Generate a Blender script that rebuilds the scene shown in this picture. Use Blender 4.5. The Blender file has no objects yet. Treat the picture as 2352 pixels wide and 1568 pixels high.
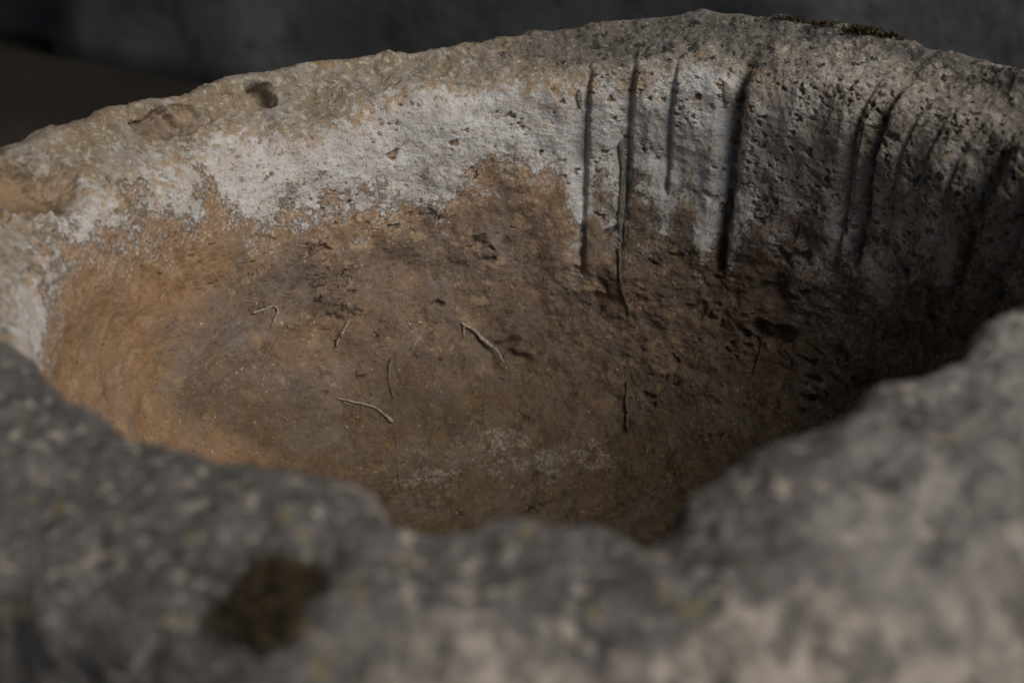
import bpy, bmesh, math, random, time
import numpy as np
from mathutils import Vector
from mathutils.bvhtree import BVHTree
T0 = time.time()
S = bpy.context.scene
COL = S.collection
random.seed(4); rng = np.random.default_rng(11)
R = math.radians

# ------------------------------------------------------------------ camera, sky, sun, exposure
CAM = np.array([0.0, -1.0, 0.42]); PITCH = R(27.3)
cam = bpy.data.cameras.new('camera'); camo = bpy.data.objects.new('camera', cam); COL.objects.link(camo)
camo.location = CAM; camo.rotation_euler = (R(90) - PITCH, 0, 0)
cam.lens = 50; cam.sensor_width = 36; cam.clip_start = 0.02; cam.clip_end = 500
cam.dof.use_dof = True; cam.dof.focus_distance = 1.42; cam.dof.aperture_fstop = 3.4
S.camera = camo
SUN_AZ = R(124)      # clockwise from +Y (the far side): to the right and a little behind the camera
SUN_EL = R(43)
w = bpy.data.worlds.new('World'); S.world = w; w.use_nodes = True
nt = w.node_tree; nt.nodes.clear()
sky = nt.nodes.new('ShaderNodeTexSky'); sky.sky_type = 'NISHITA'; sky.sun_disc = False
sky.sun_elevation = SUN_EL; sky.sun_rotation = SUN_AZ; sky.air_density = 1.0; sky.dust_density = 4.0; sky.ozone_density = 1.5
bg = nt.nodes.new('ShaderNodeBackground'); bg.inputs[1].default_value = 0.05
wo = nt.nodes.new('ShaderNodeOutputWorld')
nt.links.new(sky.outputs[0], bg.inputs[0]); nt.links.new(bg.outputs[0], wo.inputs[0])
sun = bpy.data.lights.new('sun', 'SUN'); sun.energy = 1.5; sun.angle = R(38); sun.color = (1.0, 0.97, 0.93)
suno = bpy.data.objects.new('sun', sun); COL.objects.link(suno)
sdir = Vector((math.sin(SUN_AZ) * math.cos(SUN_EL), math.cos(SUN_AZ) * math.cos(SUN_EL), math.sin(SUN_EL)))
suno.rotation_euler = sdir.to_track_quat('Z', 'Y').to_euler(); suno.location = (2, -1, 3)
S.view_settings.view_transform = 'Standard'; S.view_settings.look = 'None'
S.view_settings.exposure = 0.56; S.view_settings.gamma = 1.0

# ------------------------------------------------------------------ small helpers
FPX = 2352 * 50 / 36
FW = np.array([0, math.cos(PITCH), -math.sin(PITCH)]); UP = np.array([0, math.sin(PITCH), math.cos(PITCH)])
def ray(x, y):                                   # direction through a point of the photograph (2352 px wide)
    d = FW * FPX + np.array([1., 0, 0]) * (x - 1176) + UP * (784 - y)
    return d / np.linalg.norm(d)
def tag(o, label=None, cat=None, group=None, kind=None):
    if label: o['label'] = label
    if cat: o['category'] = cat
    if group: o['group'] = group
    if kind: o['kind'] = kind
    return o
def mesh_obj(name, verts, faces, mat, parent=None, smooth=True):
    me = bpy.data.meshes.new(name); me.from_pydata([tuple(v) for v in verts], [], faces)
    if smooth: me.polygons.foreach_set('use_smooth', [True] * len(me.polygons))
    me.materials.append(mat); o = bpy.data.objects.new(name, me); COL.objects.link(o)
    if parent: o.parent = parent
    return o

# numpy gradient noise -------------------------------------------------
def _h(ix, iy, iz, seed):
    h = (ix.astype(np.uint32) * np.uint32(374761393) + iy.astype(np.uint32) * np.uint32(668265263)
         + iz.astype(np.uint32) * np.uint32(2147483647) + np.uint32(seed * 974711 + 13))
    h = (h ^ (h >> np.uint32(13))) * np.uint32(1274126177)
    h = (h ^ (h >> np.uint32(16))) * np.uint32(2246822519)
    return h ^ (h >> np.uint32(15))
_G = np.array([[1,1,0],[-1,1,0],[1,-1,0],[-1,-1,0],[1,0,1],[-1,0,1],[1,0,-1],[-1,0,-1],[0,1,1],[0,-1,1],[0,1,-1],[0,-1,-1]], np.float32)
def noise(p, seed=0):
    p = p.astype(np.float32); i = np.floor(p).astype(np.int32); f = p - i
    u = f * f * f * (f * (f * 6 - 15) + 10); out = 0
    for dx in (0, 1):
        wx = u[:, 0] if dx else 1 - u[:, 0]
        for dy in (0, 1):
            wy = u[:, 1] if dy else 1 - u[:, 1]
            for dz in (0, 1):
                wz = u[:, 2] if dz else 1 - u[:, 2]
                g = _G[_h(i[:, 0] + dx, i[:, 1] + dy, i[:, 2] + dz, seed) % 12]
                out = out + wx * wy * wz * (g[:, 0] * (f[:, 0] - dx) + g[:, 1] * (f[:, 1] - dy) + g[:, 2] * (f[:, 2] - dz))
    return out
def fbm(p, scale, octv=4, gain=.5, seed=0, ridge=False):
    s = 0; a = 1; q = p * scale
    for k in range(octv):
        n = noise(q, seed + k * 7)
        if ridge: n = .5 - 2 * np.abs(n)
        s = s + a * n; a *= gain; q = q * 2.03 + 5.1
    return s
def sst(a, b, x):
    t = np.clip((x - a) / (b - a), 0, 1); return t * t * (3 - 2 * t)

# ------------------------------------------------------------------ node helpers
def mat_new(name):
    m = bpy.data.materials.new(name); m.use_nodes = True; m.node_tree.nodes.clear(); return m, N(m.node_tree)
class N:
    def __init__(s, t): s.t = t
    def n(s, typ, **kw):
        nd = s.t.nodes.new(typ)
        for k, v in kw.items(): setattr(nd, k, v)
        return nd
    def put(s, sock, v):
        if hasattr(v, 'links') or isinstance(v, bpy.types.NodeSocket): s.t.links.new(v, sock)
        else: sock.default_value = v
    def attr(s, name): return s.n('ShaderNodeAttribute', attribute_name=name).outputs['Fac']
    def pos(s): return s.n('ShaderNodeTexCoord').outputs['Object']
    def noise(s, vec, scale, detail=4, rough=.55, dist=0.):
        nd = s.n('ShaderNodeTexNoise'); s.put(nd.inputs['Vector'], vec)
        nd.inputs['Scale'].default_value = scale; nd.inputs['Detail'].default_value = detail
        nd.inputs['Roughness'].default_value = rough; nd.inputs['Distortion'].default_value = dist
        return nd.outputs['Fac']
    def voro(s, vec, scale, rnd=1., feat='F1'):
        nd = s.n('ShaderNodeTexVoronoi', feature=feat); s.put(nd.inputs['Vector'], vec)
        nd.inputs['Scale'].default_value = scale; nd.inputs['Randomness'].default_value = rnd
        return nd.outputs['Distance']
    def scale(s, vec, sc, off=(0, 0, 0)):
        nd = s.n('ShaderNodeMapping'); s.put(nd.inputs['Vector'], vec); nd.inputs['Scale'].default_value = sc; nd.inputs['Location'].default_value = off
        return nd.outputs[0]
    def m(s, op, a, b=0., c=0., clamp=False):
        nd = s.n('ShaderNodeMath', operation=op, use_clamp=clamp); s.put(nd.inputs[0], a); s.put(nd.inputs[1], b)
        if op == 'MULTIPLY_ADD': s.put(nd.inputs[2], c)
        return nd.outputs[0]
    def ramp(s, v, lo, hi, a=0., b=1.):
        nd = s.n('ShaderNodeMapRange', interpolation_type='SMOOTHSTEP'); s.put(nd.inputs[0], v)
        for i, x in enumerate((lo, hi, a, b)): nd.inputs[i + 1].default_value = x
        return nd.outputs[0]
    def mix(s, f, a, b, mode='MIX'):
        nd = s.n('ShaderNodeMix', data_type='RGBA', blend_type=mode); s.put(nd.inputs[0], f)
        for i, x in ((6, a), (7, b)): s.put(nd.inputs[i], x if not isinstance(x, tuple) else (*x, 1.0))
        return nd.outputs[2]
    def out(s, col, rough=.9, height=None, strength=1., dist=.001, spec=.25):
        b = s.n('ShaderNodeBsdfPrincipled'); s.put(b.inputs['Base Color'], col if not isinstance(col, tuple) else (*col, 1.))
        s.put(b.inputs['Roughness'], rough); b.inputs['Specular IOR Level'].default_value = spec
        if height is not None:
            bm = s.n('ShaderNodeBump'); bm.inputs['Strength'].default_value = strength; bm.inputs['Distance'].default_value = dist
            s.put(bm.inputs['Height'], height); s.t.links.new(bm.outputs[0], b.inputs['Normal'])
        o = s.n('ShaderNodeOutputMaterial'); s.t.links.new(b.outputs[0], o.inputs[0])

# ------------------------------------------------------------------ materials
def make_stone():
    m, g = mat_new('well_stone')
    P = g.pos(); lime, top, warm, pit, near, rough_, dark_tint = [g.attr(a) for a in ('lime', 'top', 'warm', 'pit', 'near', 'roughness', 'damp_shade')]; dull, outer, pale, lich, tanh, silt = [g.attr(a) for a in ('dull', 'outer', 'pale', 'lichen', 'tan', 'silt')]
    n4 = g.noise(P, 40, 5, .6); n5 = g.noise(P, 150, 5, .65); n6 = g.noise(P, 500, 4, .65); n3 = g.noise(P, 14, 5, .6)
    wisp = g.noise(g.scale(P, (1, 1, 2.2)), 70, 5, .6, 1.2)
    # clay coated wall
    streak = g.noise(g.scale(P, (1, 1, .16)), 55, 6, .65)
    clay = g.mix(g.ramp(warm, .15, .85), (.132, .094, .067), (.240, .145, .078))
    clay = g.mix(g.m('MULTIPLY', g.m('MULTIPLY', g.ramp(streak, .50, .62), g.ramp(warm, .4, .9)), .7), clay, (.21, .145, .095))
    clay = g.mix(g.m('MULTIPLY', g.m('MULTIPLY', g.ramp(streak, .46, .36), g.ramp(warm, .4, .9)), .7), clay, (.20, .10, .045))
    clay = g.mix(g.m('MULTIPLY', g.ramp(g.noise(P, 17, 8, .7), .43, .68), g.m('MULTIPLY', g.ramp(warm, 1.05, .35), .85)), clay, (.168, .138, .116))
    clay = g.mix(g.m('MULTIPLY', g.ramp(n4, .52, .68), .40), clay, (.27, .17, .095))
    clay = g.mix(g.m('MULTIPLY', g.ramp(g.noise(P, 26, 6, .7), .58, .70), .65), clay, (.085, .058, .038))
    clay = g.mix(g.m('MULTIPLY', g.ramp(n5, .42, .72), .22), clay, (.34, .26, .19), 'MIX')
    clay = g.mix(g.m('MULTIPLY', g.ramp(n6, .60, .72), .5), clay, (.42, .35, .27))
    clay = g.mix(g.m('MULTIPLY', g.ramp(n6, .43, .33), .6), clay, (.05, .036, .026))
    fleck = g.m('MULTIPLY', g.ramp(g.noise(P, 230, 3, .6), .64, .69), g.ramp(n4, .42, .58)); clay = g.mix(fleck, clay, (.42, .37, .31))
    clay = g.mix(g.m('MULTIPLY', g.ramp(g.noise(g.scale(P, (1, 1, 2.)), 120, 5, .7), .40, .32), .75), clay, (.055, .04, .028))
    flake = g.m('MULTIPLY', g.ramp(g.noise(P, 55, 5, .6), .57, .60), g.ramp(n3, .40, .58)); clay = g.mix(g.m('MULTIPLY', flake, g.m('MULTIPLY_ADD', silt, -.5, .7)), clay, (.30, .215, .13))
    clay = g.mix(g.m('MULTIPLY', silt, g.ramp(n4, .25, .6, .5, 1.)), clay, (.66, .63, .52), 'MULTIPLY')
    # lime crust
    lim = g.mix(g.ramp(n4, .35, .65), (.455, .435, .41), (.56, .55, .53))
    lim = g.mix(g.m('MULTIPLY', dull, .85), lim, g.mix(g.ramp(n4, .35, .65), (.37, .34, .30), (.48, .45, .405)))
    lim = g.mix(g.m('MULTIPLY', g.ramp(wisp, .54, .64), .55), lim, (.34, .33, .33))
    lim = g.mix(g.m('MULTIPLY', g.ramp(n5, .56, .68), .6), lim, (.44, .35, .25))
    lim = g.mix(g.m('MULTIPLY', g.ramp(g.noise(P, 190, 4, .65), .585, .63), .85), lim, (.34, .215, .11))
    lim = g.mix(g.m('MULTIPLY', g.ramp(n6, .58, .70), .45), lim, (.72, .69, .64))
    lim = g.mix(g.m('MULTIPLY', g.ramp(n6, .43, .30), .5), lim, (.28, .24, .20))
    och = g.m('MULTIPLY', g.ramp(top, .02, .5), g.ramp(g.noise(P, 90, 7, .7), .46, .56)); lim = g.mix(g.m('MULTIPLY', och, g.ramp(warm, .0, .5)), lim, (.36, .25, .14))
    lm = g.m('ADD', lime, g.m('MULTIPLY', g.m('SUBTRACT', g.noise(P, 60, 9, .78), .5), .15))
    clay = g.mix(g.m('MULTIPLY', g.ramp(lm, -.022, .0), g.ramp(n5, .42, .62, .12, .5)), clay, (.36, .295, .225))
    spk = g.m('MULTIPLY', g.ramp(lm, -.030, -.002), g.ramp(g.noise(P, 330, 5, .7), .50, .56)); clay = g.mix(g.m('MULTIPLY', spk, g.m('MULTIPLY_ADD', silt, -.50, .72)), clay, lim)
    hole = g.m('MULTIPLY', g.ramp(lm, .030, .004), g.ramp(g.noise(P, 260, 5, .7), .53, .58)); lim = g.mix(g.m('MULTIPLY', hole, .75), lim, clay)
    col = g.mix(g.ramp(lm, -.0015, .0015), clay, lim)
    # weathered top
    tp = g.mix(g.ramp(n4, .35, .65), (.235, .205, .165), (.34, .31, .265))
    tw = g.m('MULTIPLY', g.ramp(warm, .3, .9), g.ramp(g.noise(P, 22, 6, .65), .36, .58)); tp = g.mix(g.m('MULTIPLY', tw, .8), tp, (.265, .20, .125))
    tp = g.mix(g.m('MULTIPLY', g.ramp(g.noise(g.scale(P, (1, 1, 1)), 75, 7, .75), .53, .60), .7), tp, (.47, .44, .39))
    tp = g.mix(g.m('MULTIPLY', g.ramp(g.noise(P, 85, 7, .75), .47, .40), .6), tp, (.13, .105, .075))
    tp = g.mix(g.m('MULTIPLY', g.ramp(n5, .52, .66), .8), tp, (.48, .42, .33))
    tp = g.mix(g.m('MULTIPLY', g.ramp(g.noise(P, 110, 4, .6), .57, .64), g.ramp(warm, .75, .3)), tp, (.035, .034, .036))
    tp = g.mix(g.m('MULTIPLY', g.ramp(n6, .42, .32), .75), tp, (.07, .062, .055))
    tp = g.mix(g.m('MULTIPLY', g.ramp(n6, .60, .70), .6), tp, (.58, .54, .47))
    tp = g.mix(g.m('MULTIPLY', g.ramp(g.noise(P, 33, 3, .5), .64, .70), .6), tp, (.34, .21, .09))
    lf = g.m('ADD', lich, g.m('MULTIPLY', g.m('SUBTRACT', g.noise(P, 30, 6, .65), .5), 1.2)); tp = g.mix(g.m('MULTIPLY', g.ramp(lf, .45, 1.), .72), tp, (.105, .098, .09))
    tp = g.mix(g.m('MULTIPLY', g.m('MULTIPLY', g.ramp(lich, .1, .6), g.ramp(g.noise(P, 62, 4, .6), 0.565, .625)), .8), tp, (.030, .022, .023))
    tp = g.mix(g.m('MULTIPLY', g.m('MULTIPLY', g.ramp(lich, .1, .6), g.ramp(g.noise(P, 210, 4, .6), .58, .66)), .8), tp, (.40, .35, .27))
    # near rim: dark grey lichen with pale specks
    nr = g.mix(g.ramp(n4, .35, .65), (.100, .094, .088), (.158, .149, .139))
    sp = g.mix(near, (.54, .48, .41), (.62, .50, .37))
    nr = g.mix(g.m('MULTIPLY', g.ramp(g.noise(P, 120, 3, .6), .56, .64), .9), nr, (.36, .32, .275))
    nr = g.mix(g.m('MULTIPLY', g.ramp(g.noise(g.scale(P, (1, 1, .55)), 62, 3, .55), .61, .67), .85), nr, (.50, .43, .345))
    nr = g.mix(g.m('MULTIPLY', g.ramp(g.noise(P, 48, 2, .5), .66, .70), .7), nr, (.25, .21, .10))
    nr = g.mix(g.m('MULTIPLY', g.ramp(g.noise(P, 85, 3, .6), .43, .35), .7), nr, (.055, .054, .058))
    cr = g.mix(g.ramp(g.noise(g.scale(P, (1, 1, .5)), 75, 5, .62), .38, .62), (.155, .143, .13), (.43, .372, .315)); nr = g.mix(g.ramp(g.m('ADD', outer, g.m('MULTIPLY', g.m('SUBTRACT', n3, .5), 1.2)), .3, .8), nr, cr)
    nr = g.mix(g.m('MULTIPLY', pale, g.ramp(n4, .3, .6)), nr, (.34, .315, .285))
    tp = g.mix(g.ramp(g.m('ADD', near, g.m('MULTIPLY', g.m('SUBTRACT', n4, .5), .5)), .35, .65), tp, nr)
    tm = g.m('ADD', top, g.m('MULTIPLY', g.m('SUBTRACT', g.noise(P, 38, 8, .78), .5), 2.0))
    tm = g.m('ADD', tm, g.m('MULTIPLY', g.m('SUBTRACT', g.noise(P, 190, 4, .65), .5), 1.0))
    col = g.mix(g.ramp(tm, .25, .75), col, tp)
    col = g.mix(g.m('MULTIPLY', g.ramp(pit, .25, .8), .8), col, (.215, .135, .07))
    col = g.mix(g.m('MULTIPLY', tanh, g.ramp(n5, .3, .6, .5, .95)), col, (.33, .22, .125))
    col = g.mix(g.m('MULTIPLY', dark_tint, .75), col, (.07, .05, .034))  # soil smudges, groove bottoms and painted crease shade in one dark brown
    hgt = g.m('ADD', g.m('MULTIPLY', n5, 1.0), g.m('MULTIPLY', n6, .55))
    hgt = g.m('ADD', hgt, g.m('MULTIPLY', g.noise(P, 1300, 3, .6), .22))
    amp = g.m('ADD', g.m('MULTIPLY', g.ramp(lm, -.004, .004), .4), g.m('ADD', g.m('MULTIPLY', g.m('MINIMUM', top, 1.), .35), g.m('ADD', .40, g.m('MULTIPLY', rough_, .35))))
    g.out(col, .92, g.m('MULTIPLY', hgt, amp), 1.0, .0034, .2)
    return m
def make_mortar():
    m, g = mat_new('grey_mortar'); P = g.pos()
    c = g.mix(g.noise(P, 130, 5, .6), (.16, .145, .12), (.29, .27, .23))
    c = g.mix(g.ramp(g.noise(P, 700, 3, .6), .55, .68), c, (.42, .39, .33))
    c = g.mix(g.ramp(g.noise(P, 420, 3, .6), .42, .32), c, (.06, .055, .045))
    g.out(c, .95, g.noise(P, 420, 5, .7), 1., .003, .1); return m
def make_bark(name, a, b):
    m, g = mat_new(name); P = g.pos()
    c = g.mix(g.ramp(g.noise(P, 380, 5, .65), .35, .65), a, b)
    c = g.mix(g.ramp(g.noise(P, 170, 4, .6), .56, .66), c, tuple(x * .25 for x in a))
    g.out(c, .8, g.noise(P, 700, 4, .7), .8, .0008, .25); return m
def make_moss():
    m, g = mat_new('moss'); P = g.pos()
    c = g.mix(g.ramp(g.noise(P, 160, 4, .6), .38, .66), (.036, .029, .018), (.095, .072, .040))
    g.out(c, .9, None, spec=.1); return m
def make_wall():
    m, g = mat_new('dark_plaster'); P = g.pos()
    c = g.mix(g.ramp(g.noise(P, 2.2, 6, .6), .35, .68), (.122, .122, .126), (.20, .199, .203))
    c = g.mix(g.m('MULTIPLY', g.ramp(g.noise(P, 9, 5, .6), .5, .68), .5), c, (.035, .034, .035))
    g.out(c, .9, g.noise(P, 30, 6, .65), .3, .02, .2); return m
def make_ground():
    m, g = mat_new('packed_earth'); P = g.pos()
    c = g.mix(g.ramp(g.noise(P, 1.5, 6, .6), .35, .68), (.030, .026, .020), (.052, .045, .034))
    c = g.mix(g.ramp(g.noise(P, 45, 4, .6), .55, .68), c, (.07, .06, .05))
    g.out(c, .95, g.noise(P, 60, 6, .65), .6, .02, .15); return m
M_STONE = make_stone(); M_MORT = make_mortar(); M_MOSS = make_moss()
M_PALE = make_bark('bleached_bark', (.19, .16, .125), (.36, .315, .255))
M_DARK = make_bark('dark_bark', (.07, .055, .042), (.14, .115, .09))
M_STRAND = make_bark('flat_root', (.11, .088, .065), (.20, .165, .125))
M_ROOT = make_bark('root_fibre', (.045, .034, .024), (.10, .078, .055))

# ------------------------------------------------------------------ setting: ground and wall
GZ = -0.75
def make_sheet():
    n = 60; xs = np.sign(np.linspace(-1, 1, n)) * np.abs(np.linspace(-1, 1, n)) ** 3 * 200
    v = [(x, y, GZ + .01 * math.sin(x * 3.1) * math.cos(y * 2.3)) for y in xs for x in xs]
    f = [(j * n + i, j * n + i + 1, (j + 1) * n + i + 1, (j + 1) * n + i) for j in range(n - 1) for i in range(n - 1)]
    tag(mesh_obj('ground', v, f, make_ground()), kind='structure')
make_sheet()
M_WALL = make_wall()
def make_wall_obj():
    # the wall runs obliquely behind the well; a shallow pilaster breaks it at the left
    a = np.array([-1.48, 3.16]); b = np.array([-.78, 2.79]); u = (b - a) / np.linalg.norm(b - a); nrm = np.array([-u[1], u[0]])   # away from the camera
    if nrm[1] < 0: nrm = -nrm
    def slab(l0, l1, d0, d1, h, name, parent, seg):
        nx = max(2, int((l1 - l0) / seg)); nz = max(2, int(h / seg)); V = []; Fc = []
        for k in range(nz + 1):
            for i in range(nx + 1):
                p = a + u * (l0 + (l1 - l0) * i / nx) + nrm * d0; V.append((p[0], p[1], GZ - .05 + (h + .05) * k / nz))
        pv = np.array(V); dn = fbm(pv, 2.3, 4, .5, 3) * .05 + fbm(pv, 14, 3, .5, 9) * .008
        V = [(x - nrm[0] * d, y - nrm[1] * d, z) for (x, y, z), d in zip(V, dn)]
        for k in range(nz):
            for i in range(nx): q = k * (nx + 1) + i; Fc.append((q, q + 1, q + nx + 2, q + nx + 1))
        base = len(V)
        for (l, z) in ((l0, GZ - .05), (l1, GZ - .05), (l1, GZ + h), (l0, GZ + h)):
            p = a + u * l + nrm * d1; V.append((p[0], p[1], z))
        e = [0, nx, nz * (nx + 1) + nx, nz * (nx + 1)]
        rowb = list(range(0, nx + 1)); rowt = [nz * (nx + 1) + i for i in range(nx + 1)]
        Fc.append(tuple([base + 3, base + 2] + rowt[::-1])); Fc.append(tuple(rowb[::-1] + [base, base + 1]))
        lc = [k * (nx + 1) for k in range(nz + 1)]; rc = [k * (nx + 1) + nx for k in range(nz + 1)]
        Fc.append(tuple(lc[::-1] + [base + 3, base][0:0] + []) if False else tuple([base] + lc + [base + 3])); Fc.append(tuple([base + 1, base + 2] + rc[::-1]))
        Fc.append((base, base + 3, base + 2, base + 1))
        return mesh_obj(name, V, Fc, M_WALL, parent)
    root = bpy.data.objects.new('courtyard_wall', None); COL.objects.link(root)
    tag(root, 'dark grey rough plastered wall standing behind the stone well', 'wall')
    slab(.17, 9., 0, .35, 3.4, 'wall_face', root, .12)
    slab(-4., .14, .12, .35, 3.4, 'wall_face', root, .12)
make_wall_obj()
def make_blocker():
    # added slab and side panel out of view, blocking sky light from above and left
    root = bpy.data.objects.new('blocker', None); COL.objects.link(root); tag(root, 'dark plastered portico added out of view to cut sky light, open to the right', 'blocker')
    def box(name, lo, hi):
        v = [(x, y, z) for z in (lo[2], hi[2]) for y in (lo[1], hi[1]) for x in (lo[0], hi[0])]
        f = [(0, 2, 3, 1), (4, 5, 7, 6), (0, 1, 5, 4), (2, 6, 7, 3), (0, 4, 6, 2), (1, 3, 7, 5)]
        return mesh_obj(name, v, f, M_WALL, root, False)
    box('blocker_top', (-3.3, -3.0, 2.45), (.90, 4.2, 2.70))
    box('blocker_side', (-3.3, -3.0, GZ - .05), (-3.0, 2.9, 2.448))
make_blocker()

# ------------------------------------------------------------------ the well
AX = 0.03
def table(deg, pts, smooth=3.):                  # periodic table by angle (degrees, 0 = far side, + to the right)
    pts = sorted(pts); a = np.array([p[0] for p in pts], float); v = np.array([p[1] for p in pts], float)
    a = np.concatenate([a - 360, a, a + 360]); v = np.concatenate([v, v, v])
    fine = np.arange(-540, 540, .5); y = np.interp(fine, a, v)
    k = np.exp(-.5 * (np.arange(-40, 41) * .5 / smooth) ** 2); k /= k.sum()
    y = np.convolve(np.pad(y, 40, mode='edge'), k, mode='valid')
    return np.interp(deg, fine, y)
Z_LIP = [(-100, -.028), (-77, -.036), (-63, -.034), (-48, -.043), (-35, -.039), (-22, -.032), (-9, -.02), (6, -.006), (18, .004), (27, .014), (45, .015),
         (62, .012), (71, .015), (90, .032), (110, .044), (130, .046), (150, .040), (165, .022), (175, .004), (180, .0), (-170, 0), (-150, 0), (-130, -.005), (-112, -.016)]
Z_OUT = [(-100, .0), (-70, .002), (-60, -.002), (-50, -.006), (-35, -.005), (-23, -.004), (-10, .0), (-2, .01), (8, .023), (21, .038), (31, .043), (40, .042),
         (50, .040), (58, .045), (80, .052), (110, .048), (150, .024), (180, .0), (-150, .002), (-120, .004)]
RHO = [(-110, .055), (-80, .075), (-50, .07), (-25, .05), (-5, .035), (10, .028), (28, .034), (45, .055), (65, .070), (90, .07), (120, .05), (150, .04), (180, .03), (-150, .03)]
LIP_PX = [(100, 600), (80, 760), (110, 890), (250, 970), (340, 1005), (480, 1055), (560, 1065), (700, 1090), (800, 1112), (870, 1150), (900, 1205), (925, 1222), (1000, 1220), (1150, 1198), (1330, 1200),
          (1400, 1225), (1470, 1262), (1525, 1245), (1548, 1195), (1580, 1158), (1620, 1138), (1645, 1098), (1720, 1050), (1800, 1020), (1885, 1002), (1910, 970), (1950, 940),
          (2050, 888), (2175, 855), (2195, 800), (2290, 740), (2352, 680), (2420, 610)]
LIP_DY = [-65, -66, -47, -44, -43, -33, -22, -11, -10, -13, -17, -13, -17, -12, -20, -20, -36, -32, -48, -43, -49, -64, -59, -62, -68, -84, -82, -71, -56, -66, -61, -79, -73]
def near_lip():
    res = []
    for (x, y), e in zip(LIP_PX, LIP_DY):
        d = ray(x, y + e); z = 0.
        for _ in range(12):
            p = CAM + d * ((z - CAM[2]) / d[2]); ph = math.degrees(math.atan2(p[0] - AX, p[1])); z = float(table(np.array([ph]), Z_LIP)[0]) - .006
        res.append((ph, math.hypot(p[0] - AX, p[1])))
    return res
NL = near_lip()
R_IN = [(p, .41) for p in range(-92, 100, 8)]
def r_in(deg):
    far = table(deg, R_IN + [(180, .41)], 4); nr = table(deg, NL + [(a, .41) for a in (-80, -60, -30, 0, 30, 60, 80, 92)], 1.0)
    wgt = sst(88, 104, np.abs(deg)); return far * (1 - wgt) + nr * wgt
Z_FIX = [(-100, .003), (-64, .003), (-50, .006), (-45, .003), (-36, .007), (-29, .013), (-23, .013), (-16, .006), (-10, .005), (-2, .011), (8, .014), (15, .012), (21, .011), (26, .008), (31, .011), (36, .006), (39, .011), (44, .008), (49, .006), (57, .014), (75, .010), (110, .004), (140, 0), (-140, 0)]
R_OUT = [(0, .535), (60, .54), (100, .53), (140, .52), (180, .515), (-140, .515), (-100, .52), (-60, .535)]

def spacing(pieces):
    out = []
    for a, b, n in pieces: out.append(np.linspace(a, b, n, endpoint=False))
    return np.concatenate(out)
DEG = spacing([(-112, 112, 1270), (112, 248, 400)]); DEG = np.where(DEG > 180, DEG - 360, DEG)
NC = len(DEG)
def profile(deg):
    zl = table(deg, Z_LIP, 4); zo = table(deg, Z_OUT, 4) + table(deg, Z_FIX, 2); ri = r_in(deg); ro = table(deg, R_OUT, 8); rh = table(deg, RHO, 6)
    o = np.ones_like(deg); zf = -.375; rw = np.minimum(.41, ri + .05) * .5 + .41 * .5
    rm = ri * .5 + ro * .5
    cr = [o * -.20, o * 0, o * .20, o * .29, o * .355, rw * .962, rw * .985, .8 * ri + .2 * rw - .001, ri + .0, ri + rh * .18, ri + rh * .85, rm + .2 * rh, ro - .045, ro - .012, ro + .004, ro + .008, ro, ro - .01, ro - .01, ro - .01]
    cz = [o * zf, o * zf, o * zf + .003, o * zf + .025, o * zf + .075, o * zf + .15, o * -.16 + zl * .3, zl - .085 - rh * .5, zl - .035 - rh * .6, zl - rh * .18, zl + .004 + .1 * (zo - zl), zl * .45 + zo * .55 + .004, zo + .002, zo - .014, zo - .05, zo - .11, o * -.2, o * -.4, o * -.62, o * -.80]
    return np.stack(cr), np.stack(cz)
TROW = spacing([(1, 2, 50), (2, 3, 80), (3, 6, 260), (6, 8, 150), (8, 11, 200), (11, 13, 60), (13, 14, 18), (14, 17.99, 30)])
NR = len(TROW)
def bspl(c, t):                                  # uniform cubic b-spline through control rows
    i = np.clip(np.floor(t).astype(int), 1, c.shape[0] - 3); f = (t - i)[:, None]
    return ((1 - f) ** 3 * c[i - 1] + (3 * f ** 3 - 6 * f ** 2 + 4) * c[i] + (-3 * f ** 3 + 3 * f ** 2 + 3 * f + 1) * c[i + 1] + f ** 3 * c[i + 2]) / 6
def build_grid(deg, trow):
    cr, cz = profile(deg); r = bspl(cr, trow); z = bspl(cz, trow); a = np.radians(deg)[None, :]
    return np.stack([AX + r * np.sin(a), r * np.cos(a), z], -1)
G = build_grid(DEG, TROW)
def normals(G):
    du = np.roll(G, -1, 1) - np.roll(G, 1, 1); dv = np.gradient(G, axis=0); n = np.cross(du, dv)
    n /= np.linalg.norm(n, axis=-1, keepdims=True) + 1e-12; return -n if n[NR // 3, 0] @ np.array([math.sin(R(DEG[0])), math.cos(R(DEG[0])), 0]) > 0 else n
NRM = normals(G)
PTS = G.reshape(-1, 3); NF = NRM.reshape(-1, 3)
deg_g = np.broadcast_to(DEG[None, :], (NR, NC)); t_g = np.broadcast_to(TROW[:, None], (NR, NC))
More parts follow.
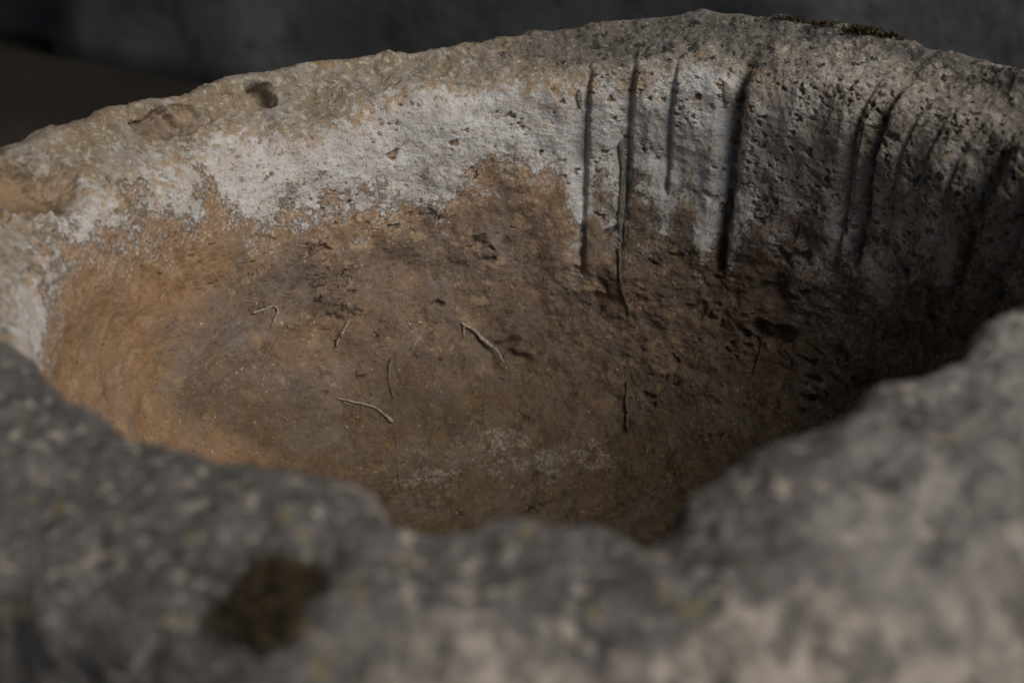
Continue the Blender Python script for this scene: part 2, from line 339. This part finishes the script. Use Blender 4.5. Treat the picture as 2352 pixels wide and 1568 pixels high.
# coarse copy for ray casts
ci = np.arange(0, NC, 5); ri_ = np.arange(0, NR, 4); cg = G[np.ix_(ri_, ci)]
def grid_faces(nr, nc):
    j, i = np.meshgrid(np.arange(nr - 1), np.arange(nc), indexing='ij'); i2 = (i + 1) % nc
    return np.stack([j * nc + i, j * nc + i2, (j + 1) * nc + i2, (j + 1) * nc + i], -1).reshape(-1, 4)
def bvh_of(g): return BVHTree.FromPolygons(g.reshape(-1, 3).tolist(), grid_faces(g.shape[0], g.shape[1]).tolist())
BV0 = bvh_of(cg)
cdeg = DEG[ci]; ct = TROW[ri_]; cflat = cg.reshape(-1, 3)
def hit(x, y, bv=None):
    h = (bv or BV0).ray_cast(Vector(CAM), Vector(ray(x, y)))
    return (np.array(h[0]), np.array(h[1])) if h[0] is not None else (None, None)
def uv_hit(x, y):                                # degrees and profile parameter seen at a point of the photograph
    p, _ = hit(x, y); k = int(np.argmin(((cflat - p) ** 2).sum(1))); j, i = divmod(k, len(ci))
    return math.degrees(math.atan2(p[0] - AX, p[1])), ct[j], p

# masks ---------------------------------------------------------------
BOUND = [(110, 600), (150, 560), (200, 540), (300, 495), (400, 480), (470, 455), (520, 440), (545, 510), (640, 495), (760, 455), (900, 465), (1000, 462), (1050, 425), (1130, 385), (1200, 405), (1285, 420),
         (1312, 520), (1340, 610), (1358, 430), (1395, 430), (1425, 570), (1448, 440), (1495, 430), (1525, 525), (1560, 420), (1588, 440), (1610, 625), (1662, 640), (1685, 435), (1740, 450), (1840, 500), (1900, 590), (2000, 680), (2150, 640), (2300, 600)]
bt = []
for x, y in BOUND:
    dgr, tt, p = uv_hit(x, y); bt.append((dgr, p[2]))
zb = table(DEG, bt + [(-95, -.17), (-120, -.15), (150, -.15), (100, -.16)], .45)
zg = G[..., 2]
lime = (zg - zb[None, :]) * .65
lime = np.clip(lime, -.06, .06) * np.where(t_g < 13, 1, 1)
nz_big = fbm(PTS, 6, 4, .55, 21).reshape(NR, NC)
lime = lime * (1 - .6 * sst(28, 48, deg_g)) + .021 * fbm(PTS, 28, 3, .6, 31).reshape(NR, NC)
# patches of thin crust low on the floor
for (x, y, rx, rz) in [(1150, 1010, .05, .012), (1240, 1055, .06, .010), (980, 1090, .04, .010), (1350, 1040, .04, .01), (620, 520, .05, .02), (700, 480, .05, .02), (1510, 520, .02, .03), (1460, 575, .03, .012), (1720, 540, .05, .02), (1800, 560, .04, .02)]:
    p, _ = hit(x, y); d = np.sqrt(((G[..., 0] - p[0]) / rx) ** 2 + ((G[..., 1] - p[1]) / .06) ** 2 + ((G[..., 2] - p[2]) / rz) ** 2)
    lime = np.maximum(lime, lime * .0 - .030 + .021 * (1 - d))
topm = sst(7.9, 11.0, t_g + nz_big * .8)
leftw = sst(-8, -35, deg_g)
topm = np.where(np.abs(deg_g) > 112, sst(6.6, 7.4, t_g), topm); topm = np.maximum(topm, sst(22, 60, deg_g) * sst(6.9, 9.2, t_g + nz_big))
warm = np.clip(sst(-38, -78, deg_g) * .95 + sst(-.19, -.09, zg) * sst(12, -22, deg_g) * .85 + .12 * sst(20, -40, deg_g) + .55 * nz_big, 0, 1)
warm = np.maximum(warm, .85 * sst(-.05, -.005, lime) * sst(24, 0, deg_g)); warm = np.where(t_g < 4, warm * sst(2.2, 4, t_g), warm)
near = sst(92, 120, np.abs(deg_g)) * np.ones_like(t_g)
damp_shade = np.zeros((NR, NC))

# displacement ---------------------------------------------------------
H = .010 * fbm(PTS, 7, 3, .5, 1) + .0035 * fbm(PTS, 26, 3, .5, 2)
H = H.reshape(NR, NC)
floorw = sst(6.2, 5.2, t_g); rightw = sst(-5, 25, deg_g + 0 * t_g)
fx = AX + 0 * t_g
rr = fbm(PTS * np.array([1, 1, 1.6]), 42, 4, .5, 5).reshape(NR, NC)
rough = floorw * sst(-.05, .16, G[..., 0]) + .35 * floorw
H += .0026 * rr * rough
topr = sst(9.2, 10.5, t_g)
H += topr * (.0026 * fbm(PTS, 36, 3, .5, 8).reshape(NR, NC) + .0009 * fbm(PTS, 130, 4, .65, 9).reshape(NR, NC))
H += sst(8, 7, t_g) * .0048 * fbm(PTS, 17, 3, .5, 41).reshape(NR, NC)
H += .0007 * fbm(PTS, 170, 3, .6, 12).reshape(NR, NC)
nearw = near * sst(8., 9.5, t_g)
H += nearw * .0034 * fbm(PTS, 22, 3, .5, 15).reshape(NR, NC)
COLMM = np.radians(1.) * .41                    # metres per degree on the wall
def wrapd(a): return (a + 180) % 360 - 180
# rope grooves: (pixel x, y used for the angle, half width m, depth m, ends at this y, asymmetry)
GRO = [(1342, 320, .0031, .0082, 640, 2.6), (1438, 320, .0034, .0086, 600, 2.4), (1532, 300, .0028, .0064, 470, 2.6), (1668, 400, .0064, .021, 655, 1.1),
       (1945, 420, .0034, .0075, 640, 2.0), (1958, 420, .0016, .0025, 560, 1.4), (1990, 420, .0050, .013, 650, 1.5), (2050, 420, .0040, .0034, 640, 2.), (2108, 430, .0034, .0022, 610, 2.), (2160, 450, .0044, .0036, 630, 2.),
       (2232, 430, .016, .015, 720, 1.3), (2330, 480, .013, .015, 720, 1.3)]
crev = np.zeros((NR, NC)); nz_mid = fbm(PTS, 60, 3, .55, 77).reshape(NR, NC)
groove = np.zeros((NR, NC))
for x, y, hw, dp, ye, asy in GRO:
    d0, t0, _ = uv_hit(x, y); de, te, _ = uv_hit(x, ye)
    wob = .12 * np.sin(TROW * 2.1 + d0)[:, None] * .15
    u = wrapd(deg_g - d0 + wob) * COLMM
    au = np.abs(u); wl = hw * asy * (2.8 if x < 1900 else 2.1)
    prof = np.where(u < 0, np.clip(1 - au / wl, 0, 1) ** 1.35 * .72 + .28 * np.exp(-(au / .0007) ** 2), np.exp(-(au / (hw * ((1.3 if x < 1900 else 1.1) + .3 * nz_mid))) ** (2.4 if x < 1900 else 3.0))) * (1 + .22 * nz_mid + .25 * nz_big)
    env = sst(te - .15, te + .5, t_g + .3 * nz_mid) * sst(10.6, 8.5, t_g + 0 * u)
    H -= dp * prof * env; groove = np.maximum(groove, (.5 if dp > .01 else .15) * env * sst(-hw * .9, -hw * .2, u) * sst(hw * 1.5, hw * .9, u) * np.clip(.8 + nz_mid, 0, 1))
# worn notches on the near lip
for dg, hw, dp in [(166.5, .014, .003), (153.5, .014, .004), (128, .014, .004)]:
    u = wrapd(deg_g - dg) * np.radians(1.) * .4
    H -= dp * np.exp(-(u / hw) ** 2) * sst(7.2, 8.2, t_g) * sst(11.2, 9.3, t_g)
tan_ = np.zeros((NR, NC))
# hollows in the left top
for x, y, rx, ry, dp in [(600, 215, .0145, .0085, .024), (350, 278, .034, .011, .018), (430, 268, .020, .007, .008), (352, 314, .018, .006, .005), (40, 447, .052, .022, .017), (560, 238, .022, .006, .004)]:
    p, n = hit(x, y); d = G - p
    a = math.atan2(p[0] - AX, p[1]) + .25; et = np.array([math.cos(a), -math.sin(a), 0]); er = np.array([math.sin(a), math.cos(a), 0])
    uu = d @ et / rx + .25 * nz_big + .35 * nz_mid; vv = d @ er / ry + .35 * nz_mid + .3 * uu; far_ok = np.abs(d[..., 2]) < .06
    q = uu ** 2 + vv ** 2
    f = sst(1.7, .1, q) * far_ok
    H -= dp * f; crev = np.maximum(crev, far_ok * sst(1.1, .5, np.abs(uu)) * np.exp(-((vv + .25) / .4) ** 2) * min(1, dp / .011)); crev = np.maximum(crev, f * sst(.020, .024, dp * f + .006) * (rx < .04)); tan_ = np.maximum(tan_, f * (.95 if rx > .04 else .45))
# pits -----------------------------------------------------------------
pit = np.zeros((NR, NC))
def stamp(j, i, rad, depth, ecc=1., ochre=1.):
    sp = max(np.linalg.norm(G[j, (i + 1) % NC] - G[j, i]), 5e-4); sr = max(np.linalg.norm(G[min(j + 1, NR - 1), i] - G[j, i]), 5e-4)
    wi = int(rad * 1.6 * ecc / sp) + 1; wj = int(rad * 1.6 / sr) + 1
    if wi > 60 or wj > 60: return
    jj = np.arange(max(0, j - wj), min(NR, j + wj + 1)); ii = np.arange(i - wi, i + wi + 1) % NC
    u = np.arange(-wi, wi + 1)[None, :] * sp; v = (np.arange(max(0, j - wj), min(NR, j + wj + 1)) - j)[:, None] * sr
    th = rng.uniform(-.9, .9); uu = u * math.cos(th) + v * math.sin(th); vv = -u * math.sin(th) + v * math.cos(th)
    q = np.sqrt((uu / (rad * ecc)) ** 2 + (vv / rad) ** 2) * (1 + .25 * np.sin(3 * np.arctan2(vv, uu) + rng.uniform(0, 6)))
    f = sst(1.1, .45, q); H[np.ix_(jj, ii)] -= depth * f
    pit[np.ix_(jj, ii)] = np.maximum(pit[np.ix_(jj, ii)], f * ochre)
def rowof(t): return int(np.searchsorted(TROW, t))
def colof(d): return int(np.argmin(np.abs(wrapd(DEG - d))))
for k in range(5200):                            # travertine holes of the crust
    d = rng.uniform(-60, 85); t = rng.uniform(6.6, 9.6)
    if rng.random() > (.3 if d < -5 else .55 if d < 27 else 1.): continue
    dens = noise(np.array([[d * .12, t * 1.6, .5]]), 3)[0]
    if dens < (-.05 if d < 27 else -.3): continue
    rad = .0007 + .0021 * rng.random() ** 3.5
    stamp(rowof(t), colof(d), rad, rad * rng.uniform(.7, 1.4), rng.uniform(1, 1.8), rng.choice([.2, .7, 1.]))
for k in range(4600):                            # pocked floor and lower right wall
    d = rng.uniform(-40, 100); t = rng.uniform(3.2, 6.6)
    if rng.random() > .05 + .95 * float(sst(8, 40, d)): continue
    if noise(np.array([[d * .1, t * 2., 3.5]]), 8)[0] < -.02: continue
    rad = .0007 + .0042 * rng.random() ** 4
    stamp(rowof(t), colof(d), rad, rad * rng.uniform(.8, 1.6), rng.uniform(1.2, 2.8), .25)
for x, y, rad, ecc in [(1170, 263, .0028, 2), (1290, 238, .003, 1.3), (1045, 327, .004, 1.6), (905, 355, .006, 1.3), (1140, 255, .002, 1.5), (960, 245, .002, 1.5), (1600, 222, .004, 1.6), (1270, 205, .0025, 1.4), (1180, 270, .0025, 1.4), (1400, 230, .004, 1.3), (1650, 198, .0035, 1), (1860, 350, .005, 1.), (1990, 420, .003, 1.5)]:
    dgr, tt, _ = uv_hit(x, y); stamp(rowof(tt), colof(dgr), rad, rad * .7, ecc, 1.)
for x, y, rad, ecc, dp in [(1150, 800, .010, 1.9, .006), (1185, 818, .009, 1.9, .007), (1780, 770, .012, 2.2, .012), (1100, 548, .006, 1.6, .003), (985, 490, .005, 1.6, .003), (1930, 520, .006, 1.2, .004), (1780, 660, .012, 1.8, .006), (1600, 715, .010, 1.6, .006), (1380, 690, .010, 1.6, .005)]:
    dgr, tt, _ = uv_hit(x, y); stamp(rowof(tt), colof(dgr), rad, dp, ecc, .3)
# dark damp smudges that belong to the clay (roots and soil caught in it)
for x, y, s in [(985, 490, .010), (720, 565, .012), (800, 790, .012), (900, 900, .016), (720, 690, .012), (1150, 800, .012), (980, 930, .03), (700, 900, .02), (680, 640, .014), (870, 770, .01)]:
    p, _ = hit(x, y); d2 = ((G - p) ** 2).sum(-1)
    damp_shade = np.maximum(damp_shade, np.exp(-d2 / s ** 2) * np.clip(.55 + 1.6 * rr * .4, 0, 1))
damp_shade = np.maximum(damp_shade, groove); damp_shade = np.maximum(damp_shade, .8 * crev * np.clip(.8 + nz_mid, 0, 1)); topm = np.where(crev > .35, np.maximum(topm, .6), topm)  # crease shade of the hollows painted in as dark tint; groove bottoms darkened too
D = G + NRM * H[..., None]

def stone_mesh():
    me = bpy.data.meshes.new('stone_body'); f = grid_faces(NR, NC); nv = NR * NC
    me.vertices.add(nv); me.vertices.foreach_set('co', D.reshape(-1).astype(np.float32))
    me.loops.add(f.size); me.polygons.add(len(f))
    # orientation: normals out of the stone
    me.loops.foreach_set('vertex_index', f[:, ::-1].reshape(-1).astype(np.int32))
    me.polygons.foreach_set('loop_start', np.arange(0, f.size, 4, dtype=np.int32)); me.polygons.foreach_set('loop_total', np.full(len(f), 4, np.int32))
    me.polygons.foreach_set('use_smooth', np.ones(len(f), bool)); me.update(calc_edges=True)
    for nm, a in (('lime', lime), ('top', topm), ('warm', warm), ('pit', pit), ('near', near), ('roughness', rough), ('damp_shade', damp_shade), ('tan', tan_), ('silt', sst(4.7, 3.0, t_g + nz_big * 1.2)), ('dull', sst(18, 46, deg_g + 14 * nz_big)), ('lichen', sst(9.6, 11., t_g + nz_big) * sst(-22, 5, deg_g) * sst(75, 45, deg_g)), ('pale', sst(85, 100, deg_g) * sst(170, 138, deg_g + 20 * nz_big) * np.ones_like(t_g)), ('outer', near * sst(11.2, 12.7, t_g + 1.2 * nz_big) * (.25 + .75 * sst(-.15, .12, G[..., 0])))):
        at = me.attributes.new(nm, 'FLOAT', 'POINT'); at.data.foreach_set('value', np.ascontiguousarray(np.broadcast_to(a, (NR, NC))).reshape(-1).astype(np.float32))
    me.materials.append(M_STONE); return me
well = bpy.data.objects.new('stone_well', None); COL.objects.link(well); well.location = (AX, 0, GZ)
tag(well, 'old round carved stone well with rope grooves worn into its inner lip', 'well')
def child(o): o.parent = well; o.matrix_parent_inverse = well.matrix_world.inverted(); return o
from mathutils import Matrix
WINV = Matrix.Translation((-AX, 0, -GZ))
body = bpy.data.objects.new('stone_body', stone_mesh()); COL.objects.link(body); body.parent = well; body.matrix_parent_inverse = WINV
BV = bvh_of(D[np.ix_(np.arange(0, NR, 2), np.arange(0, NC, 2))])

# ------------------------------------------------------------------ things lying in the well
def tube(pts, rad, nseg=8, seed=0, jit=.15):
    r = np.random.default_rng(seed); pts = np.array(pts, float); V = []; Fc = []; n = len(pts)
    tan = np.gradient(pts, axis=0); tan /= np.linalg.norm(tan, axis=1, keepdims=True) + 1e-9
    ref = np.array([0, 0, 1.]) if abs(tan[0][2]) < .9 else np.array([1., 0, 0])
    for k in range(n):
        a = np.cross(tan[k], ref); a /= np.linalg.norm(a) + 1e-9; b = np.cross(tan[k], a)
        for s in range(nseg):
            q = 2 * math.pi * s / nseg; rr_ = rad[k] * (1 + jit * r.normal()); V.append(pts[k] + rr_ * (a * math.cos(q) + b * math.sin(q)))
    for k in range(n - 1):
        for s in range(nseg): s2 = (s + 1) % nseg; Fc.append((k * nseg + s, k * nseg + s2, (k + 1) * nseg + s2, (k + 1) * nseg + s))
    Fc.append(tuple(range(nseg))[::-1]); Fc.append(tuple((n - 1) * nseg + s for s in range(nseg))); return V, Fc
def path(px, lift, per=6, seed=0, wob=.0005):
    """points of the photograph laid on the stone surface, resampled"""
    r = np.random.default_rng(seed); out = []; px = np.array(px, float); L = np.concatenate([[0], np.cumsum(np.hypot(*np.diff(px, axis=0).T))]); n = max(4, int(L[-1] / per))
    u = np.linspace(0, L[-1], n); xs = np.interp(u, L, px[:, 0]); ys = np.interp(u, L, px[:, 1])
    if n > 6:
        k = np.array([.25, .5, .25]); xs[1:-1] = np.convolve(xs, k, 'valid'); ys[1:-1] = np.convolve(ys, k, 'valid')
    for x, y, t in zip(xs, ys, np.linspace(0, 1, n)):
        p, nn = hit(x, y, BV)
        if nn @ (CAM - p) < 0: nn = -nn
        l = lift(t) if callable(lift) else lift
        out.append(p + nn * l + r.normal(size=3) * wob)
    out = np.array(out); k = np.array([.25, .5, .25])
    for _ in range(1):
        for c in range(3): out[1:-1, c] = np.convolve(out[:, c], k, 'valid')
    return out
def twig(name, px, r0, r1, mat, label, spurs=(), lift=.0025, seed=1, cat='twig', group=None):
    pts = path(px, lift, seed=seed); n = len(pts); r = np.random.default_rng(seed)
    rad = np.linspace(r0, r1, n) * (1 + .22 * np.sin(np.linspace(0, 9, n) + seed) + .10 * r.normal(size=n)); rad[-1] *= .5; rad[0] *= .7
    V, Fc = tube(pts, rad, 9, seed, .17)
    root = mesh_obj(name, V, Fc, mat); c0 = Vector(pts[0])
    for v in root.data.vertices: v.co -= c0
    root.location = c0
    for sp in spurs:
        q = path(sp[0], lift if not callable(lift) else .003, 4, seed + 3); rd = np.linspace(sp[1], sp[1] * .4, len(q)); V2, F2 = tube(q - np.array(c0), rd, 6, seed + 5, .1)
        mesh_obj('side_shoot', V2, F2, mat, root)
    return tag(root, label, cat, group)
GT = 'dry twigs lying inside the well'
twig('twig', [(578, 718), (592, 714), (606, 711), (618, 705), (634, 703), (636, 716), (631, 730), (624, 742), (620, 753)], .0011, .0008, M_PALE, 'thin dry twig bent at a right angle, upper left of the twigs',
     [([(612, 708), (608, 699)], .0005), ([(600, 712), (594, 702)], .0004), ([(604, 712), (604, 722)], .0005), ([(626, 704), (624, 692)], .0004)], .0018, 1, group=GT)
twig('twig', [(803, 735), (797, 745), (790, 758), (783, 770), (776, 784), (771, 798)], .0019, .0013, M_PALE, 'pale straight twig pointing down left, near the bent twig', [([(780, 776), (768, 778)], .0004), ([(790, 757), (797, 762)], .0004)], .0024, 2, group=GT)
twig('twig', [(960, 775), (955, 784), (948, 794), (940, 805)], .0010, .0007, M_PALE, 'shortest whitish twig splinter between the straight and the thick twig', [], .0016, 3, group=GT)
twig('twig', [(1058, 743), (1075, 753), (1092, 768), (1108, 782), (1118, 794), (1132, 805), (1146, 820), (1158, 838)], .0019, .0014, M_PALE, 'thick grey twig with a short side shoot, above a dark hollow',
     [([(1062, 748), (1064, 760), (1065, 774)], .0010), ([(1100, 772), (1112, 774), (1118, 778)], .0004), ([(1095, 768), (1104, 762)], .0003)], lambda t: .002 + .006 * t, 4, group=GT)
twig('twig', [(772, 915), (782, 918), (800, 922), (812, 926), (835, 931), (862, 938), (876, 950), (888, 960), (899, 971)], .0008, .0016, M_PALE, 'curved grey twig with thin forked end, lowest of the pale twigs',
     [([(790, 920), (797, 930), (806, 932)], .0005), ([(800, 922), (812, 916)], .0004), ([(830, 931), (833, 940)], .0004), ([(880, 954), (874, 964)], .0004)], .0022, 5, group=GT)
twig('root_strand', [(901, 818), (895, 835), (893, 858), (894, 880), (898, 898), (903, 916)], .0014, .0005, M_STRAND, 'flat brown root strand standing upright above the end of the curved twig',
     [([(898, 822), (915, 824), (930, 820)], .0004), ([(893, 862), (886, 868)], .0004)], .0009, 6, 'root')
twig('root_strand', [(905, 935), (908, 950), (904, 975), (907, 1000), (911, 1040), (914, 1090), (922, 1130), (930, 1168)], .0005, .0003, M_STRAND, 'hair thin root strand running down from the end of the curved twig', [], .0004, 16, 'root')
twig('stick', [(1422, 571), (1424, 600), (1425, 630), (1430, 660), (1437, 690), (1447, 724)], .0018, .0014, M_DARK, 'dark stick hanging below the mortar filled rope groove', [], .0022, 7, 'stick')
twig('stick', [(1441, 872), (1439, 900), (1439, 930), (1443, 960), (1441, 992)], .0013, .0015, M_DARK, 'dark upright stick on the rough brown clay at the bottom', [], .0016, 8, 'stick')
twig('stick', [(1757, 766), (1752, 795), (1743, 825), (1730, 863)], .0011, .0012, M_DARK, 'thin dark stick below the hollow in the shaded right side', [], .0018, 9, 'stick')
twig('stick', [(1845, 506), (1838, 528), (1827, 556)], .0016, .0009, M_DARK, 'short dark splinter stuck on the grey wall right of the widest groove', [], .0014, 10, 'splinter')

def tuft(x, y, n, ln, label, seed, mat=M_ROOT):
    r = np.random.default_rng(seed); V = []; Fc = []; p0, _ = hit(x, y, BV)
    for k in range(n):
        x0 = x + r.normal() * ln * .35; y0 = y + r.normal() * ln * .25; a = r.uniform(0, 2 * math.pi); L = ln * r.uniform(.35, 1.0); c = r.normal() * 1.2
        q = []
        for s in range(5):
            q.append((x0, y0)); x0 += math.cos(a) * L / 4; y0 += math.sin(a) * L / 4 * .8; a += c / 4
        P3 = path(q, lambda t: .0006 + .002 * math.sin(math.pi * t) * r.random(), 3, seed + k, .0002); V2, F2 = tube(P3 - p0, np.linspace(.00045, .0002, len(P3)) * r.uniform(.7, 1.4), 4, k, .1)
        b = len(V); V += V2; Fc += [tuple(i + b for i in f) for f in F2]
    o = mesh_obj('root_tuft', V, Fc, mat); o.location = p0
    return tag(o, label, 'root tuft', 'tufts of fine roots on the clay wall')
TU = [(1010, 492, 14, 22, 'black root tuft just under the white crust edge'), (720, 566, 12, 26, 'flat dark root tuft at the lower edge of the orange clay, left of centre'),
      (733, 688, 14, 18, 'dense dark root tuft above the straight pale twig'), (735, 650, 8, 22, 'sparse branching root tuft straight above the dense one'),
      (790, 632, 8, 20, 'small root tuft on the grey patch of clay'), (818, 716, 18, 22, 'star shaped straw coloured root tuft right of the straight twig'),
      (790, 700, 9, 16, 'root tuft touching the top of the straight twig, left of the star'), (823, 862, 9, 15, 'dark spiky root tuft between straight and curved twig'),
      (1100, 548, 10, 22, 'square shaped dark root tuft in the middle of the wall'), (1240, 580, 6, 20, 'thin root tuft left of the rope grooves'),
      (870, 770, 8, 16, 'tiny root tuft left of the whitish splinter'), (1230, 1165, 8, 22, 'root tuft low at the bottom above the notched near lip'),
      (1215, 960, 9, 26, 'loose root tuft below the thick twig'), (1690, 715, 8, 20, 'root tuft in the shade under the widest groove')]
for i, (x, y, n, ln, lab) in enumerate(TU):
    tuft(x, y, n, ln, lab, 40 + i, M_ROOT if i != 5 else M_DARK)
def fibres():
    r = np.random.default_rng(5); V = []; Fc = []
    for k in range(330):
        x = r.uniform(560, 1700); y = r.uniform(500, 1180); 
        if k < 120: x = r.normal(800, 110); y = r.normal(690, 90)
        if hit(x, y)[0][1] < -.05: continue
        a = r.uniform(0, 6.28); L = r.uniform(5, 20); c = r.normal() * 1.5; q = []
        for s in range(4): q.append((x, y)); x += math.cos(a) * L / 3; y += math.sin(a) * L / 3 * .7; a += c / 3
        try: P3 = path(q, .0005, 3, k, .0002)
        except Exception: continue
        if np.linalg.norm(P3[-1] - P3[0]) > .03: continue
        V2, F2 = tube(P3, np.full(len(P3), .0003), 3, k, .1); b = len(V); V += V2; Fc += [tuple(i + b for i in f) for f in F2]
    tag(mesh_obj('root_fibres', V, Fc, M_ROOT), 'scattered hair thin root fibres stuck to the brown clay', 'root fibres', kind='stuff')
fibres()

# ------------------------------------------------------------------ mortar patches in the grooves (parts of the well)
def mortar(px, wpx, label, seed, thick=.003):
    r = np.random.default_rng(seed); px = np.array(px, float); n = 40; L = np.concatenate([[0], np.cumsum(np.hypot(*np.diff(px, axis=0).T))]); u = np.linspace(0, L[-1], n)
    xs = np.interp(u, L, px[:, 0]); ys = np.interp(u, L, px[:, 1]); wl = np.interp(u, L, wpx)
    m = 12; V = []; Fc = []
    for k in range(n):
        for i in range(m):
            s = i / (m - 1) * 2 - 1; w_ = wl[k] * (1 + .22 * r.normal() * (i in (0, 1, m - 1, m - 2)))
            p, nn = hit(xs[k] + s * w_, ys[k], BV)
            if nn @ (CAM - p) < 0: nn = -nn
            hgt = thick * (1 - abs(s) ** 3) * (.6 + .5 * r.random()) * math.sin(math.pi * (k + .5) / n) ** .3 - .0006
            V.append(p + nn * hgt)
    for k in range(n - 1):
        for i in range(m - 1): q = k * m + i; Fc.append((q, q + m, q + m + 1, q + 1))
    o = mesh_obj('mortar_patch', V, Fc, M_MORT); o.parent = well; o.matrix_parent_inverse = WINV; o['label'] = label
mortar([(1330, 205), (1329, 225), (1333, 250)], [4, 9, 3], 'small grey mortar patch at top of first groove', 3)
mortar([(1436, 313), (1427, 335), (1431, 380), (1430, 430), (1430, 500), (1430, 545), (1432, 560)], [4, 11, 8, 7, 13, 14, 6], 'long grey mortar fill in second groove', 4, .004)
mortar([(1666, 190), (1669, 215), (1668, 242)], [6, 13, 5], 'grey mortar patch at the top of the widest groove', 5)

# ------------------------------------------------------------------ moss
def moss(px, n, ln, label, seed, spread, bottom=True):
    r = np.random.default_rng(seed); V = []; Fc = []; c0 = None
    for k in range(n):
        i = r.integers(len(px)); x = px[i][0] + r.normal() * spread[0]; y = px[i][1] + r.normal() * spread[1]
        for _ in range(12):                      # the crest may lie a little lower than this point
            p, nn = hit(x, y, BV)
            if p is not None: break
            y += 4
        if p is None or np.linalg.norm(p) > 1: continue
        if c0 is None: c0 = p
        if np.linalg.norm(p - c0) > .25: continue
        if nn @ (CAM - p) < 0: nn = -nn
        d = nn * .8 + np.array([0, 0, .6]) + r.normal(size=3) * .45; d /= np.linalg.norm(d); L = ln * r.uniform(.4, 1.1)
        s = np.cross(d, r.normal(size=3)); s /= np.linalg.norm(s); wd = L * r.uniform(.10, .22); s2 = np.cross(d, s)
        b = len(V); o = p - c0 - nn * .001
        V += [o - s * wd, o + s * wd, o + d * L * .55 + s * wd * 1.2 + s2 * wd, o + d * L + r.normal(size=3) * L * .15, o + d * L * .5 - s * wd * 1.2 + s2 * wd * .4]
        Fc += [(b, b + 1, b + 2, b + 4), (b + 4, b + 2, b + 3)]
    o = mesh_obj('moss_clump', V, Fc, M_MOSS, smooth=False); o.location = c0
    return tag(o, label, 'moss', 'moss growing on the well rim')
moss([(1830, 46), (1850, 48), (1880, 52), (1905, 56), (1800, 43)], 900, .0042, 'dark flat moss patch on the crest of the far rim', 1, (14, 3))
moss([(1960, 70), (1990, 73), (2015, 77), (2040, 82), (1985, 76)], 900, .006, 'yellowish moss tufts on the far rim, right of the dark flat patch', 2, (12, 3))
moss([(600, 1340), (640, 1320), (660, 1380), (560, 1400), (620, 1420), (600, 1460), (700, 1340), (540, 1430), (650, 1440)], 5500, .006, 'round brown blurred moss clump on the near rim', 3, (22, 18))
print('script', round(time.time() - T0, 1), 's; verts', NR * NC)
